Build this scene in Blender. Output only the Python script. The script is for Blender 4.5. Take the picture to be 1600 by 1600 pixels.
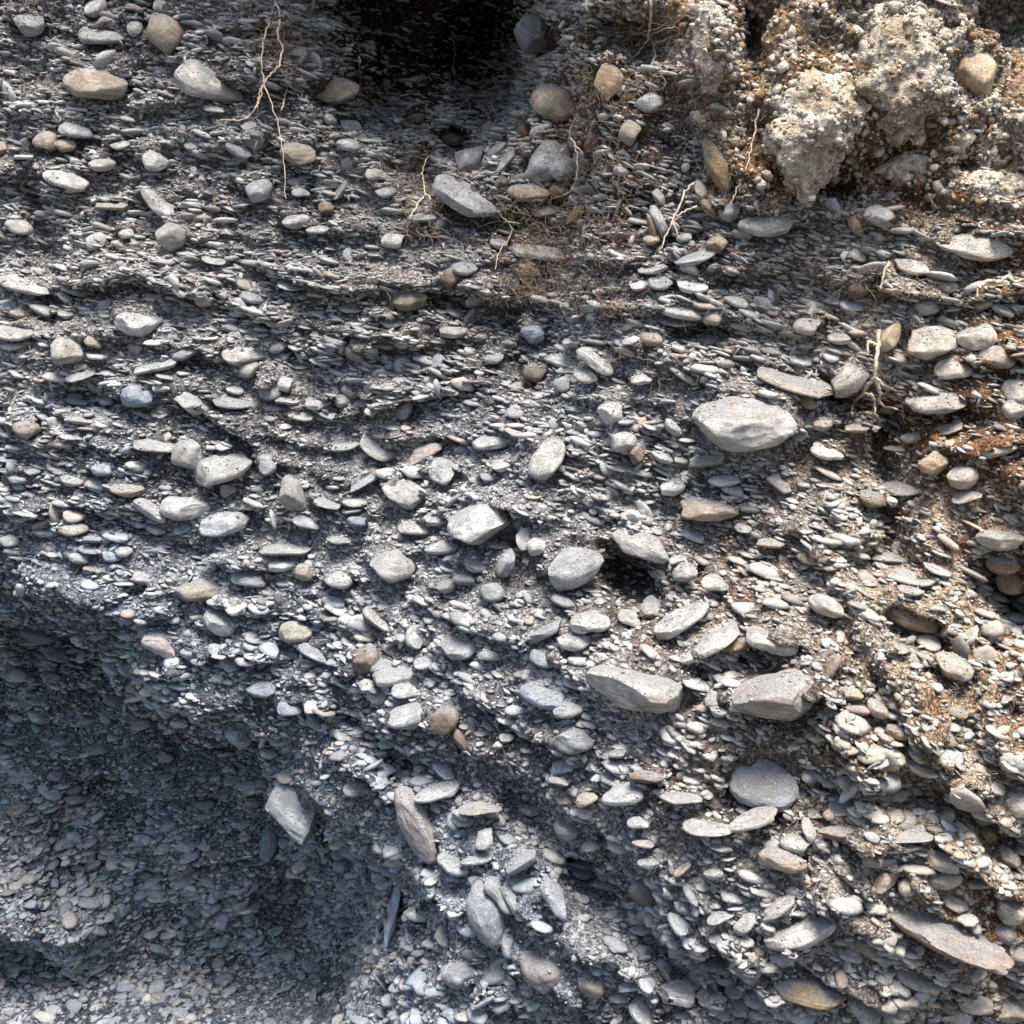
import bpy, math, random
import numpy as np
from mathutils import Vector, Matrix
from mathutils.bvhtree import BVHTree
R = np.random.default_rng(7)
random.seed(7)
rad = math.radians
for o in list(bpy.data.objects):
    bpy.data.objects.remove(o)
scene = bpy.context.scene
COL = scene.collection

# ------------------------------------------------------------------ camera
PITCH = rad(9.0); DIST = 3.3; ZC = 1.25; TAN = 0.36
FWD = np.array([0.0, math.cos(PITCH), -math.sin(PITCH)])
UP = np.array([0.0, math.sin(PITCH), math.cos(PITCH)])
RT = np.array([1.0, 0.0, 0.0])
CAM = np.array([0.0, 0.0, ZC]) - FWD * DIST
cd = bpy.data.cameras.new('camera'); cam = bpy.data.objects.new('camera', cd); COL.objects.link(cam)
cd.sensor_width = 36; cd.lens = 50; cd.clip_end = 500; cd.clip_start = 0.05
cam.location = CAM; cam.rotation_euler = (math.pi / 2 - PITCH, 0, 0)
scene.camera = cam
# ------------------------------------------------------------------ world and sun: soft daylight
SUN_EL, SUN_AZ = rad(73), rad(18)          # azimuth measured from straight behind the camera, + = to the right
world = bpy.data.worlds.new('World'); scene.world = world; world.use_nodes = True
wn = world.node_tree.nodes; wl = world.node_tree.links
sky = wn.new('ShaderNodeTexSky'); sky.sky_type = 'NISHITA'; sky.sun_disc = False
sky.sun_elevation = SUN_EL; sky.sun_rotation = math.pi - SUN_AZ
sky.air_density = 1.0; sky.dust_density = 3.0; sky.ozone_density = 1.0
wl.new(sky.outputs[0], wn['Background'].inputs[0]); wn['Background'].inputs[1].default_value = 0.062
sd = bpy.data.lights.new('sun', 'SUN'); sun = bpy.data.objects.new('sun', sd); COL.objects.link(sun)
sd.energy = 2.5; sd.angle = rad(28); sd.color = (1.0, 0.93, 0.83)
to_sun = Vector((math.sin(SUN_AZ) * math.cos(SUN_EL), -math.cos(SUN_AZ) * math.cos(SUN_EL), math.sin(SUN_EL)))
sun.rotation_euler = to_sun.to_track_quat('Z', 'Y').to_euler()
sun.location = (0, -4, 6)
scene.view_settings.view_transform = 'Standard'; scene.view_settings.look = 'None'
scene.view_settings.gamma = 1; scene.view_settings.use_curve_mapping = False
scene.view_settings.exposure = 2.12
scene.cycles.max_bounces = 5; scene.cycles.diffuse_bounces = 3

# ------------------------------------------------------------------ helpers
def project(P):
    d = P - CAM
    z = d @ FWD
    return 800 + (d @ RT) / z / TAN * 800, 800 - (d @ UP) / z / TAN * 800
def ray(u, v):
    d = FWD + RT * ((u - 800) / 800 * TAN) + UP * ((800 - v) / 800 * TAN)
    return d
def PX(dist):                                   # metres per photo pixel at a distance
    return dist * TAN / 800
def sstep(a, b, x):
    t = np.clip((x - a) / (b - a), 0, 1); return t * t * (3 - 2 * t)
def h2(i, j, s):
    n = (i.astype(np.int64) * 374761393 + j.astype(np.int64) * 668265263 + s * 974634777) & 0xffffffff
    n = ((n ^ (n >> 13)) * 1274126177) & 0xffffffff
    return ((n ^ (n >> 16)) & 0xffffff) / float(0xffffff)
def vn2(x, y, s=0):
    i = np.floor(x); j = np.floor(y); fx = x - i; fy = y - j
    fx = fx * fx * (3 - 2 * fx); fy = fy * fy * (3 - 2 * fy)
    return ((h2(i, j, s) * (1 - fx) + h2(i + 1, j, s) * fx) * (1 - fy) + (h2(i, j + 1, s) * (1 - fx) + h2(i + 1, j + 1, s) * fx) * fy) * 2 - 1
def fbm(x, y, s=0, o=4):
    r = 0; a = 0.5
    for k in range(o):
        r = r + a * vn2(x * 2 ** k, y * 2 ** k, s + k * 17); a *= 0.5
    return r
def h3(i, j, k, s):
    return h2(i + k * 131, j - k * 57, s)
def vn3(P, s=0):
    I = np.floor(P); F = P - I; F = F * F * (3 - 2 * F); r = 0
    for a in (0, 1):
        for b in (0, 1):
            for c in (0, 1):
                w = (F[..., 0] if a else 1 - F[..., 0]) * (F[..., 1] if b else 1 - F[..., 1]) * (F[..., 2] if c else 1 - F[..., 2])
                r = r + w * h3(I[..., 0] + a, I[..., 1] + b, I[..., 2] + c, s)
    return r * 2 - 1
def seg_d(u, v, pts):
    """distance in px to a polyline"""
    best = np.full(np.shape(u), 1e9)
    for (x0, y0), (x1, y1) in zip(pts[:-1], pts[1:]):
        dx, dy = x1 - x0, y1 - y0
        t = np.clip(((u - x0) * dx + (v - y0) * dy) / (dx * dx + dy * dy), 0, 1)
        best = np.minimum(best, np.hypot(u - x0 - t * dx, v - y0 - t * dy))
    return best
def inside(u, v, poly):
    c = np.zeros(np.shape(u), bool)
    for (x0, y0), (x1, y1) in zip(poly, poly[1:] + poly[:1]):
        if y0 == y1: continue
        c ^= ((y0 > v) != (y1 > v)) & (u < (x1 - x0) * (v - y0) / (y1 - y0) + x0)
    return c

# ------------------------------------------------------------------ shape of the bank (outward relief in metres)
LIP = [(-700, 960), (0, 985), (60, 1008), (140, 1040), (185, 1130), (260, 1195), (400, 1225), (425, 1320), (560, 1345), (602, 1380), (588, 1450), (592, 1510), (566, 1580), (560, 1700), (560, 2400)]
RECESS = LIP + [(-700, 2400)]
GULLY = [([(800, 1250), (900, 1320), (1000, 1400)], 26, .10), ([(895, 1350), (980, 1430), (1070, 1500)], 24, .10), ([(1110, 1490), (1200, 1590), (1300, 1680)], 26, .10),
         ([(1180, 1180), (1290, 1215)], 22, .10), ([(1370, 1205), (1470, 1240), (1560, 1300)], 20, .12), ([(850, 120), (870, 300), (840, 560)], 60, .11),
         ([(1270, 610), (1320, 620)], 18, .12), ([(960, 890), (1005, 900)], 24, .16), ([(1390, 655), (1500, 645)], 13, .10), ([(1375, 640), (1380, 830)], 16, .10),
         ([(1090, 1030), (1180, 1010)], 14, .10), ([(1540, 900), (1600, 960)], 26, .12), ([(1040, 520), (1130, 520)], 14, .10), ([(540, 1090), (640, 1170)], 16, .06),
         ([(620, 1180), (760, 1210), (850, 1260)], 18, .05), ([(1380, 960), (1450, 985)], 14, .10), ([(690, 470), (790, 500)], 20, .06), ([(640, 250), (800, 215)], 30, .08),
         ([(700, 335), (790, 360)], 20, .08), ([(60, 300), (90, 480)], 24, .05), ([(120, 610), (230, 640)], 18, .06), ([(150, 800), (330, 850)], 12, .05), ([(1330, 870), (1380, 860)], 18, .08)]
def relief_big(u, v, u0, v0):
    D = np.zeros(np.shape(u))
    wob = 26 * fbm(u / 70, v / 70, 3, 3)
    e = np.hypot((u - 660) / 225, (v + 20) / 290); rag = 70 * fbm(u / 95, v / 95, 31, 4); D -= 0.95 * (1 - sstep(0.40, 1.12, e + rag / 190))
    e = np.hypot((u - 765) / 78, (v - 110) / 120); D -= 0.45 * (1 - sstep(0.35, 1.15, e + rag / 150))
    for (cx, cy, rx, ry, d) in ((985, 75, 90, 60, -.16), (1170, 80, 28, 80, -.22), (1560, 30, 95, 80, -.20), (1285, 300, 80, 34, -.12), (1485, 262, 40, 16, -.10),
                                (1250, 1250, 600, 520, .24), (130, 650, 260, 420, .07), (1290, 170, 130, 120, .10), (1400, 120, 110, 130, .08), (640, 640, 260, 160, -.05),
                                (1110, 60, 40, 110, .14), (1210, 70, 60, 120, .03), (1560, 700, 180, 300, .05), (1180, 660, 120, 80, .05), (900, 1000, 220, 160, .04), (1330, 620, 120, 40, -.04), (40, 1500, 110, 110, -.18), (500, 1420, 120, 120, -.15)):
        D += d * (1 - sstep(0.25, 1.0, np.hypot((u - cx) / rx, (v - cy) / ry)))
    for pts, w, d in GULLY:
        D -= 1.5 * d * (1 - sstep(0.2, 1.6, (seg_d(u, v, pts) + wob * .35) / w))
    RIB = [(900, -900), (850, 560), (570, 1060), (610, 1300), (600, 3000)]
    D += .22 * sstep(-150, 170, seg_d(u, v, RIB) * np.where(inside(u, v, RIB + [(4000, 3000), (4000, -900)]), 1, -1) + wob)
    # the hollow at lower left, with the bank's toe rising inside it
    sd_ = seg_d(u0, v0, LIP) * np.where(inside(u0, v0, RECESS), 1, -1) + 22 * fbm(u0 / 60, v0 / 60, 6, 3)
    back = 0.85 + 0.0 * u
    back = back - 0.16 * (1 - sstep(60, 190, u + wob)) * sstep(1120, 1230, v) - 0.1 * sstep(1250, 1420, v)
    toe = sstep(1565 - 0.07 * u, 1800 - .07 * u, v + wob * .3)
    back = back * (1 - toe) + toe * 0.02
    back = back - .22 * (1 - sstep(10, 150, sd_))
    back = back + 0.10 * (1 - sstep(4, 26, np.abs(u - 98 - 12 * fbm(v / 60, v * 0, 5, 2)))) * sstep(1240, 1330, v) * (1 - toe)
    D -= back * sstep(-4, 26, sd_) + .19 * sstep(-120, -10, sd_) * (1 - sstep(-8, 16, sd_))
    return D
def earth_mask(u, v):                               # clean earth without gravel, upper right
    m = sstep(1060, 1160, u + 60 * fbm(u / 60, v / 60, 40, 3)) * (1 - sstep(270, 370, v + 30 * fbm(u / 50, v / 50, 41, 3) - 60 * sstep(1400, 1600, u)))
    m2 = sstep(900, 980, u + 40 * fbm(u / 60, v / 60, 42, 3)) * (1 - sstep(60, 200, v + 50 * fbm(u / 50, v / 50, 43, 3)))
    return np.maximum(m, m2 * .8)
def saw(t, k=0.10):
    f = t - np.floor(t)
    return np.where(f < k, f / k, 1 - (f - k) / (1 - k))
def hollow(u0, v0):
    return sstep(0, 60, seg_d(u0, v0, LIP) * np.where(inside(u0, v0, RECESS), 1, -1))
def relief_small(x, z, u, v, hm):
    dip = 0.12 + 0.38 * sstep(700, 1300, u) * sstep(500, 1100, v) + 0.25 * sstep(250, 600, u) * sstep(900, 1200, v)
    s = z + dip * x
    g = 1 - 0.85 * earth_mask(u, v)
    t1 = s / 0.135 + 1.1 * fbm(x * 2.2, z * 2.2, 11, 3)
    t2 = s / 0.058 + 1.0 * fbm(x * 5, z * 5, 12, 3)
    A1 = 0.080 * (0.2 + 1.0 * sstep(-.25, .35, fbm(x * 3, z * 4, 13, 3)))
    A2 = 0.036 * (0.3 + 0.7 * sstep(-.3, .4, fbm(x * 6, z * 7, 14, 3)))
    D = g * (A1 * saw(t1) + A2 * saw(t2)) * (1 + .5 * hm) + hm * .16 * fbm(x * 4, z * 4.5, 23, 3)
    D = D + 0.05 * fbm(x * 5, z * 5, 15, 3) + 0.022 * fbm(x * 14, z * 17, 16, 3) + 0.009 * fbm(x * 45, z * 55, 17, 3)
    em = earth_mask(u, v)
    n = fbm(x * 9, z * 8, 18, 4); n2 = 1 - np.abs(fbm(x * 6 + z * 2, z * 5, 20, 4)) * 2; D = D + em * (0.10 * np.abs(n) + .09 * n2 + 0.05 * np.abs(fbm(x * 24, z * 18, 22, 3)) + 0.03 * fbm(x * 40, z * 30, 19, 4))
    return D
def ybase(x, z):
    return 0.30 * (z - ZC) - 0.20 * x
def axis(lo, hi, step, far_lo, far_hi, n):
    return np.concatenate([np.linspace(far_lo, lo, n, endpoint=False), np.arange(lo, hi, step), np.linspace(hi, far_hi, n)])
gx = axis(-1.42, 1.36, 0.0086, -3.2, 3.2, 50)
gz = axis(-0.12, 2.66, 0.0080, -0.6, 3.7, 40)
X, Z = np.meshgrid(gx, gz); NX, NZ = len(gx), len(gz)
Y = ybase(X, Z)
U0, V0 = project(np.stack([X, Y, Z], -1))
for it in range(14):
    U, V = project(np.stack([X, Y, Z], -1))
    Y = .55 * Y + .45 * (ybase(X, Z) - relief_big(U, V, U0, V0))
for it in range(3):                                  # weathered edges
    Y = .5 * Y + .125 * (np.roll(Y, 1, 0) + np.roll(Y, -1, 0) + np.roll(Y, 1, 1) + np.roll(Y, -1, 1))
Ysm = Y
U, V = project(np.stack([X, Ysm, Z], -1))
HM = hollow(U0, V0)
brow = 0.55 * sstep(2.62, 2.95, Z) * (1 - sstep(0.0, 1.4, np.abs(X + .25)))      # unseen overhang added above the view to keep light out of the hollow
Ysm = Ysm - brow
Y = Ysm - relief_small(X, Z, U, V, HM)
Ymean = Ysm - 0.045 - HM * .16 * fbm(X * 4, Z * 4.5, 23, 3)
st = 3
xs, zs, ys = X[::st, ::st], Z[::st, ::st], Ymean[::st, ::st]
vb = np.stack([xs, ys, zs], -1); nb = vb.shape[1]
ii = np.arange(vb.shape[0] * nb).reshape(vb.shape[0], nb)
bf = np.stack([ii[:-1, :-1], ii[:-1, 1:], ii[1:, 1:], ii[1:, :-1]], -1).reshape(-1, 4)
BVH = BVHTree.FromPolygons(vb.reshape(-1, 3).tolist(), bf.tolist())
def hit(u, v):
    d = ray(u, v); d = d / np.linalg.norm(d)
    h = BVH.ray_cast(Vector(CAM), Vector(d))
    return (h[3], d) if h[0] is not None else (DIST, d)

# ------------------------------------------------------------------ mesh builders
def ico(sub):
    import bmesh
    bm = bmesh.new(); bmesh.ops.create_icosphere(bm, subdivisions=sub, radius=1.0)
    v = np.array([x.co[:] for x in bm.verts]); f = np.array([[w.index for w in p.verts] for p in bm.faces]); bm.free()
    return v, f
ICO = {k: ico(k) for k in (1, 2, 3, 4, 5)}
def lozenge(n, rings):                              # low pebble: two poles and a few rings
    v = [(0, 0, 1)]; f = []
    for j, z in enumerate(rings):
        r = math.sqrt(1 - z * z)
        v += [(r * math.cos((i + .5 * j) / n * 2 * math.pi), r * math.sin((i + .5 * j) / n * 2 * math.pi), z) for i in range(n)]
    v.append((0, 0, -1)); last = len(v) - 1
    for i in range(n):
        k = (i + 1) % n; f.append((0, 1 + i, 1 + k))
        for j in range(len(rings) - 1):
            a, b = 1 + j * n, 1 + (j + 1) * n; f += [(a + i, b + i, a + k), (a + k, b + i, b + k)]
        a = 1 + (len(rings) - 1) * n; f.append((a + i, last, a + k))
    return np.array(v, float), np.array(f)
ICO[0] = lozenge(4, (0.0,)); ICO['p'] = lozenge(6, (.45, -.45)); ICO['q'] = lozenge(6, (.6, 0.0, -.6)); ICO['r'] = lozenge(10, (.75, 0.0, -.75))
def new_mesh(name, v, f, smooth=True, tint=None):
    me = bpy.data.meshes.new(name)
    v = np.ascontiguousarray(v, np.float32); f = np.ascontiguousarray(f, np.int32); k = f.shape[1]
    me.vertices.add(len(v)); me.vertices.foreach_set('co', v.ravel())
    me.loops.add(f.size); me.loops.foreach_set('vertex_index', f.ravel())
    me.polygons.add(len(f)); me.polygons.foreach_set('loop_start', np.arange(0, f.size, k, dtype=np.int32))
    if smooth: me.polygons.foreach_set('use_smooth', np.ones(len(f), bool))
    if tint is not None:
        a = me.attributes.new('tint', 'FLOAT_COLOR', 'POINT')
        c = np.ones((len(v), 4), np.float32); c[:, :3] = tint; a.data.foreach_set('color', c.ravel())
    me.update(calc_edges=True)
    return me
def link(name, me, mat, parent=None):
    o = bpy.data.objects.new(name, me); COL.objects.link(o)
    if mat: me.materials.append(mat)
    if parent: o.parent = parent
    return o
def rock(sub, seed, kind='C', planes=5):
    """unit stone: sphere, planed down by random facets, then roughened"""
    v = ICO[sub][0].copy(); r = np.random.default_rng(seed)
    if kind == 'S':                                  # plate: superellipsoid, flat faces and a round rim
        v = np.sign(v) * np.abs(v) ** np.array([0.92, 0.92, 0.62])
        v[:, :2] *= (1 + 0.16 * np.sin(2 * np.arctan2(v[:, 1], v[:, 0]) + r.uniform(0, 6)) + 0.10 * np.sin(3 * np.arctan2(v[:, 1], v[:, 0]) + r.uniform(0, 6)))[:, None]
    if kind == 'A':
        v = np.sign(v) * np.abs(v) ** 0.72
        planes += 6
    for k in range(planes):
        n = r.normal(size=3); n[2] *= 0.8 if kind != 'S' else 0.25
        n /= np.linalg.norm(n)
        d = r.uniform(0.54, 0.88) if kind != 'A' else r.uniform(0.5, 0.8)
        e = v @ n - d
        v = v - np.outer(np.clip(e, 0, None) * (0.82 if kind != 'A' else 0.94), n)
    dirn = ICO[sub][0]
    amp = 0.07 if kind == 'C' else 0.05
    v = v * (1 + amp * vn3(dirn * 1.6 + seed * 3.1, seed)[:, None] * 1.6 + amp * .5 * vn3(dirn * 4 + seed, seed + 1)[:, None])
    if sub in (4, 5): v = v * (1 + 0.022 * vn3(dirn * 8 + seed, seed + 2)[:, None] + 0.012 * vn3(dirn * 17 + seed, seed + 4)[:, None])
    if kind == 'S': v[:, 2] += 0.08 * np.sin(v[:, 0] * 1.4 + r.uniform(0, 6)) * r.uniform(.2, 1)
    m = np.abs(v).max(0)
    return v / m

# ------------------------------------------------------------------ materials
def nodes(name):
    m = bpy.data.materials.new(name); m.use_nodes = True
    return m, m.node_tree.nodes, m.node_tree.links
def stone_material(name, per_object, dust=0.8, bump=0.5):
    m, n, l = nodes(name)
    b = n['Principled BSDF']; b.inputs['Roughness'].default_value = 0.86; b.inputs['Specular IOR Level'].default_value = 0.25
    if per_object:
        oi = n.new('ShaderNodeObjectInfo'); src = oi.outputs['Color']
    else:
        at = n.new('ShaderNodeAttribute'); at.attribute_name = 'tint'; src = at.outputs['Color']
    geo = n.new('ShaderNodeNewGeometry')
    def noise(scale, detail=4, rough=0.6):
        t = n.new('ShaderNodeTexNoise'); t.inputs['Scale'].default_value = scale; t.inputs['Detail'].default_value = detail; t.inputs['Roughness'].default_value = rough
        l.new(geo.outputs['Position'], t.inputs['Vector']); return t
    def mr(src_, a, b_, c, d):
        q = n.new('ShaderNodeMapRange'); q.inputs[1].default_value = a; q.inputs[2].default_value = b_; q.inputs[3].default_value = c; q.inputs[4].default_value = d
        l.new(src_, q.inputs[0]); return q.outputs[0]
    def mixc(f, a, b_, mode='MIX'):
        q = n.new('ShaderNodeMix'); q.data_type = 'RGBA'; q.blend_type = mode
        if isinstance(f, float): q.inputs[0].default_value = f
        else: l.new(f, q.inputs[0])
        for s, i in ((a, 6), (b_, 7)):
            if isinstance(s, tuple): q.inputs[i].default_value = s
            else: l.new(s, q.inputs[i])
        return q.outputs[2]
    def mul(a, b_):
        q = n.new('ShaderNodeMath'); q.operation = 'MULTIPLY'
        for s, i in ((a, 0), (b_, 1)):
            if isinstance(s, float): q.inputs[i].default_value = s
            else: l.new(s, q.inputs[i])
        return q.outputs[0]
    big = noise(26, 5, .65); fine = noise(210, 4, .7); pit = noise(520, 3, .6)
    c = mixc(1.0, src, mr(big.outputs[0], .3, .7, .58, 1.22), 'MULTIPLY')
    c = mixc(1.0, c, mr(fine.outputs[0], .3, .7, .66, 1.22), 'MULTIPLY')
    c = mixc(mr(noise(14, 3, .6).outputs[0], .56, .74, 0, .5), c, (.27, .165, .085, 1))   # rusty staining in patches
    if per_object:
        tc = n.new('ShaderNodeTexCoord'); mp = n.new('ShaderNodeMapping'); mp.inputs['Scale'].default_value = (1, 1.3, 7)
        va = n.new('ShaderNodeVectorMath'); va.operation = 'ADD'; ml = n.new('ShaderNodeMath'); ml.operation = 'MULTIPLY'; ml.inputs[1].default_value = 40
        l.new(oi.outputs['Random'], ml.inputs[0]); l.new(tc.outputs['Object'], mp.inputs[0]); l.new(mp.outputs[0], va.inputs[0]); l.new(ml.outputs[0], va.inputs[1])
        bt = n.new('ShaderNodeTexNoise'); bt.inputs['Scale'].default_value = 1.3; bt.inputs['Detail'].default_value = 6; bt.inputs['Roughness'].default_value = .6
        l.new(va.outputs[0], bt.inputs['Vector'])
        c = mixc(1.0, c, mr(bt.outputs[0], .32, .68, .66, 1.2), 'MULTIPLY')
    c = mixc(mr(noise(38, 6, .7).outputs[0], .42, .68, 0, .5), c, mixc(mr(fine.outputs[0], .3, .7, 0, 1), (.13, .135, .14, 1), (.27, .265, .255, 1)))   # film of dried silt
    sx = n.new('ShaderNodeSeparateXYZ'); l.new(geo.outputs['Normal'], sx.inputs[0])
    dn = noise(30, 6, .7)
    add = n.new('ShaderNodeMath'); add.operation = 'ADD'; l.new(sx.outputs[2], add.inputs[0]); l.new(mr(dn.outputs[0], .25, .75, -.38, .38), add.inputs[1])
    f = mul(mr(add.outputs[0], .52, .92, 0, 1), dust)
    dc = mixc(mr(fine.outputs[0], .35, .68, 0, 1), (.15, .157, .168, 1), (.32, .33, .345, 1))
    c = mixc(f, c, dc)
    l.new(c, b.inputs['Base Color'])
    bp = n.new('ShaderNodeBump'); bp.inputs['Strength'].default_value = bump; bp.inputs['Distance'].default_value = 0.004
    ha = n.new('ShaderNodeMath'); ha.operation = 'MULTIPLY_ADD'; ha.inputs[1].default_value = 2.2; l.new(noise(85, 6, .68).outputs[0], ha.inputs[0]); l.new(mr(noise(330, 5, .75).outputs[0], .25, .75, 0, 1), ha.inputs[2])
    l.new(ha.outputs[0], bp.inputs['Height']); l.new(bp.outputs[0], b.inputs['Normal'])
    return m
M_STONE = stone_material('weathered_stone', True, .8, .8)
M_PEB = stone_material('river_pebble', False, .3)
M_GRIT = stone_material('stone_grit', False, .25, .2)
def soil_material(name, con=1.0):
    m, n, l = nodes(name)
    b = n['Principled BSDF']; b.inputs['Roughness'].default_value = 1.0; b.inputs['Specular IOR Level'].default_value = 0.1
    at = n.new('ShaderNodeAttribute'); at.attribute_name = 'tint'
    geo = n.new('ShaderNodeNewGeometry')
    def noise(scale, detail=5, rough=.7):
        t = n.new('ShaderNodeTexNoise'); t.inputs['Scale'].default_value = scale; t.inputs['Detail'].default_value = detail; t.inputs['Roughness'].default_value = rough
        l.new(geo.outputs['Position'], t.inputs['Vector']); return t.outputs[0]
    def mr(src_, a, b_, c, d):
        q = n.new('ShaderNodeMapRange'); q.inputs[1].default_value = a; q.inputs[2].default_value = b_; q.inputs[3].default_value = c; q.inputs[4].default_value = d
        l.new(src_, q.inputs[0]); return q.outputs[0]
    q = n.new('ShaderNodeMix'); q.data_type = 'RGBA'; q.blend_type = 'MULTIPLY'; q.inputs[0].default_value = 1
    l.new(at.outputs['Color'], q.inputs[6]); l.new(mr(noise(70), .3, .7, .5, 1.5), q.inputs[7])
    def grains(scale):
        w = n.new('ShaderNodeTexVoronoi'); w.inputs['Scale'].default_value = scale; w.inputs['Randomness'].default_value = 1
        l.new(warp.outputs[0], w.inputs['Vector']); return w
    wn_ = n.new('ShaderNodeTexNoise'); wn_.inputs['Scale'].default_value = 60; l.new(geo.outputs['Position'], wn_.inputs['Vector'])
    warp = n.new('ShaderNodeVectorMath'); warp.operation = 'MULTIPLY_ADD'; warp.inputs[1].default_value = (.012, .012, .012)
    l.new(wn_.outputs['Color'], warp.inputs[0]); l.new(geo.outputs['Position'], warp.inputs[2])
    g1, g2 = grains(130), grains(290)
    col = q.outputs[2]
    for g, lo, hi in ((g1, .45, 1.75), (g2, .5, 1.6)):
        sc = n.new('ShaderNodeSeparateColor'); l.new(g.outputs['Color'], sc.inputs[0])
        q2 = n.new('ShaderNodeMix'); q2.data_type = 'RGBA'; q2.blend_type = 'MULTIPLY'; q2.inputs[0].default_value = 1
        l.new(col, q2.inputs[6]); l.new(mr(sc.outputs[0], 0, 1, 1 - (1 - lo) * con, 1 + (hi - 1) * con), q2.inputs[7]); col = q2.outputs[2]
    l.new(col, b.inputs['Base Color'])
    h1, h2_ = mr(g1.outputs['Distance'], 0, .6, 1, 0), mr(g2.outputs['Distance'], 0, .6, .5, 0)
    ad = n.new('ShaderNodeMath'); ad.operation = 'ADD'; l.new(h1, ad.inputs[0]); l.new(h2_, ad.inputs[1])
    ad2 = n.new('ShaderNodeMath'); ad2.operation = 'ADD'; l.new(ad.outputs[0], ad2.inputs[0]); l.new(noise(160, 6, .8), ad2.inputs[1])
    bp = n.new('ShaderNodeBump'); bp.inputs['Strength'].default_value = .55 + .45 * con; bp.inputs['Distance'].default_value = 0.002 + .006 * con
    l.new(ad2.outputs[0], bp.inputs['Height']); l.new(bp.outputs[0], b.inputs['Normal'])
    return m
M_SOIL = soil_material('gritty_soil'); M_EARTH = soil_material('dry_earth', .3)
def plain(name, col, rough=.9):
    m, n, l = nodes(name); b = n['Principled BSDF']; b.inputs['Roughness'].default_value = rough; b.inputs['Specular IOR Level'].default_value = .2
    geo = n.new('ShaderNodeNewGeometry'); t = n.new('ShaderNodeTexNoise'); t.inputs['Scale'].default_value = 90; l.new(geo.outputs['Position'], t.inputs['Vector'])
    r = n.new('ShaderNodeValToRGB'); r.color_ramp.elements[0].color = (*[c * .5 for c in col], 1); r.color_ramp.elements[1].color = (*[c * 1.3 for c in col], 1)
    r.color_ramp.elements[0].position = .3; r.color_ramp.elements[1].position = .7
    l.new(t.outputs[0], r.inputs[0]); l.new(r.outputs[0], b.inputs['Base Color']); return m
M_ROOT = plain('pale_root', (.48, .39, .29)); M_ROOTLET = plain('brown_rootlet', (.22, .17, .125)); M_STRAW = plain('dry_straw', (.55, .42, .2))

# ------------------------------------------------------------------ catalogue of stones
PAL = {'pale': (.56, .535, .49), 'white': (.64, .62, .58), 'tan': (.48, .405, .305), 'ochre': (.38, .28, .165), 'grey': (.42, .425, .43), 'blue': (.31, .34, .385),
       'dark': (.15, .15, .155), 'pink': (.46, .375, .335), 'brown': (.22, .16, .115), 'rust': (.25, .13, .075), 'olive': (.24, .215, .13)}
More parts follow.
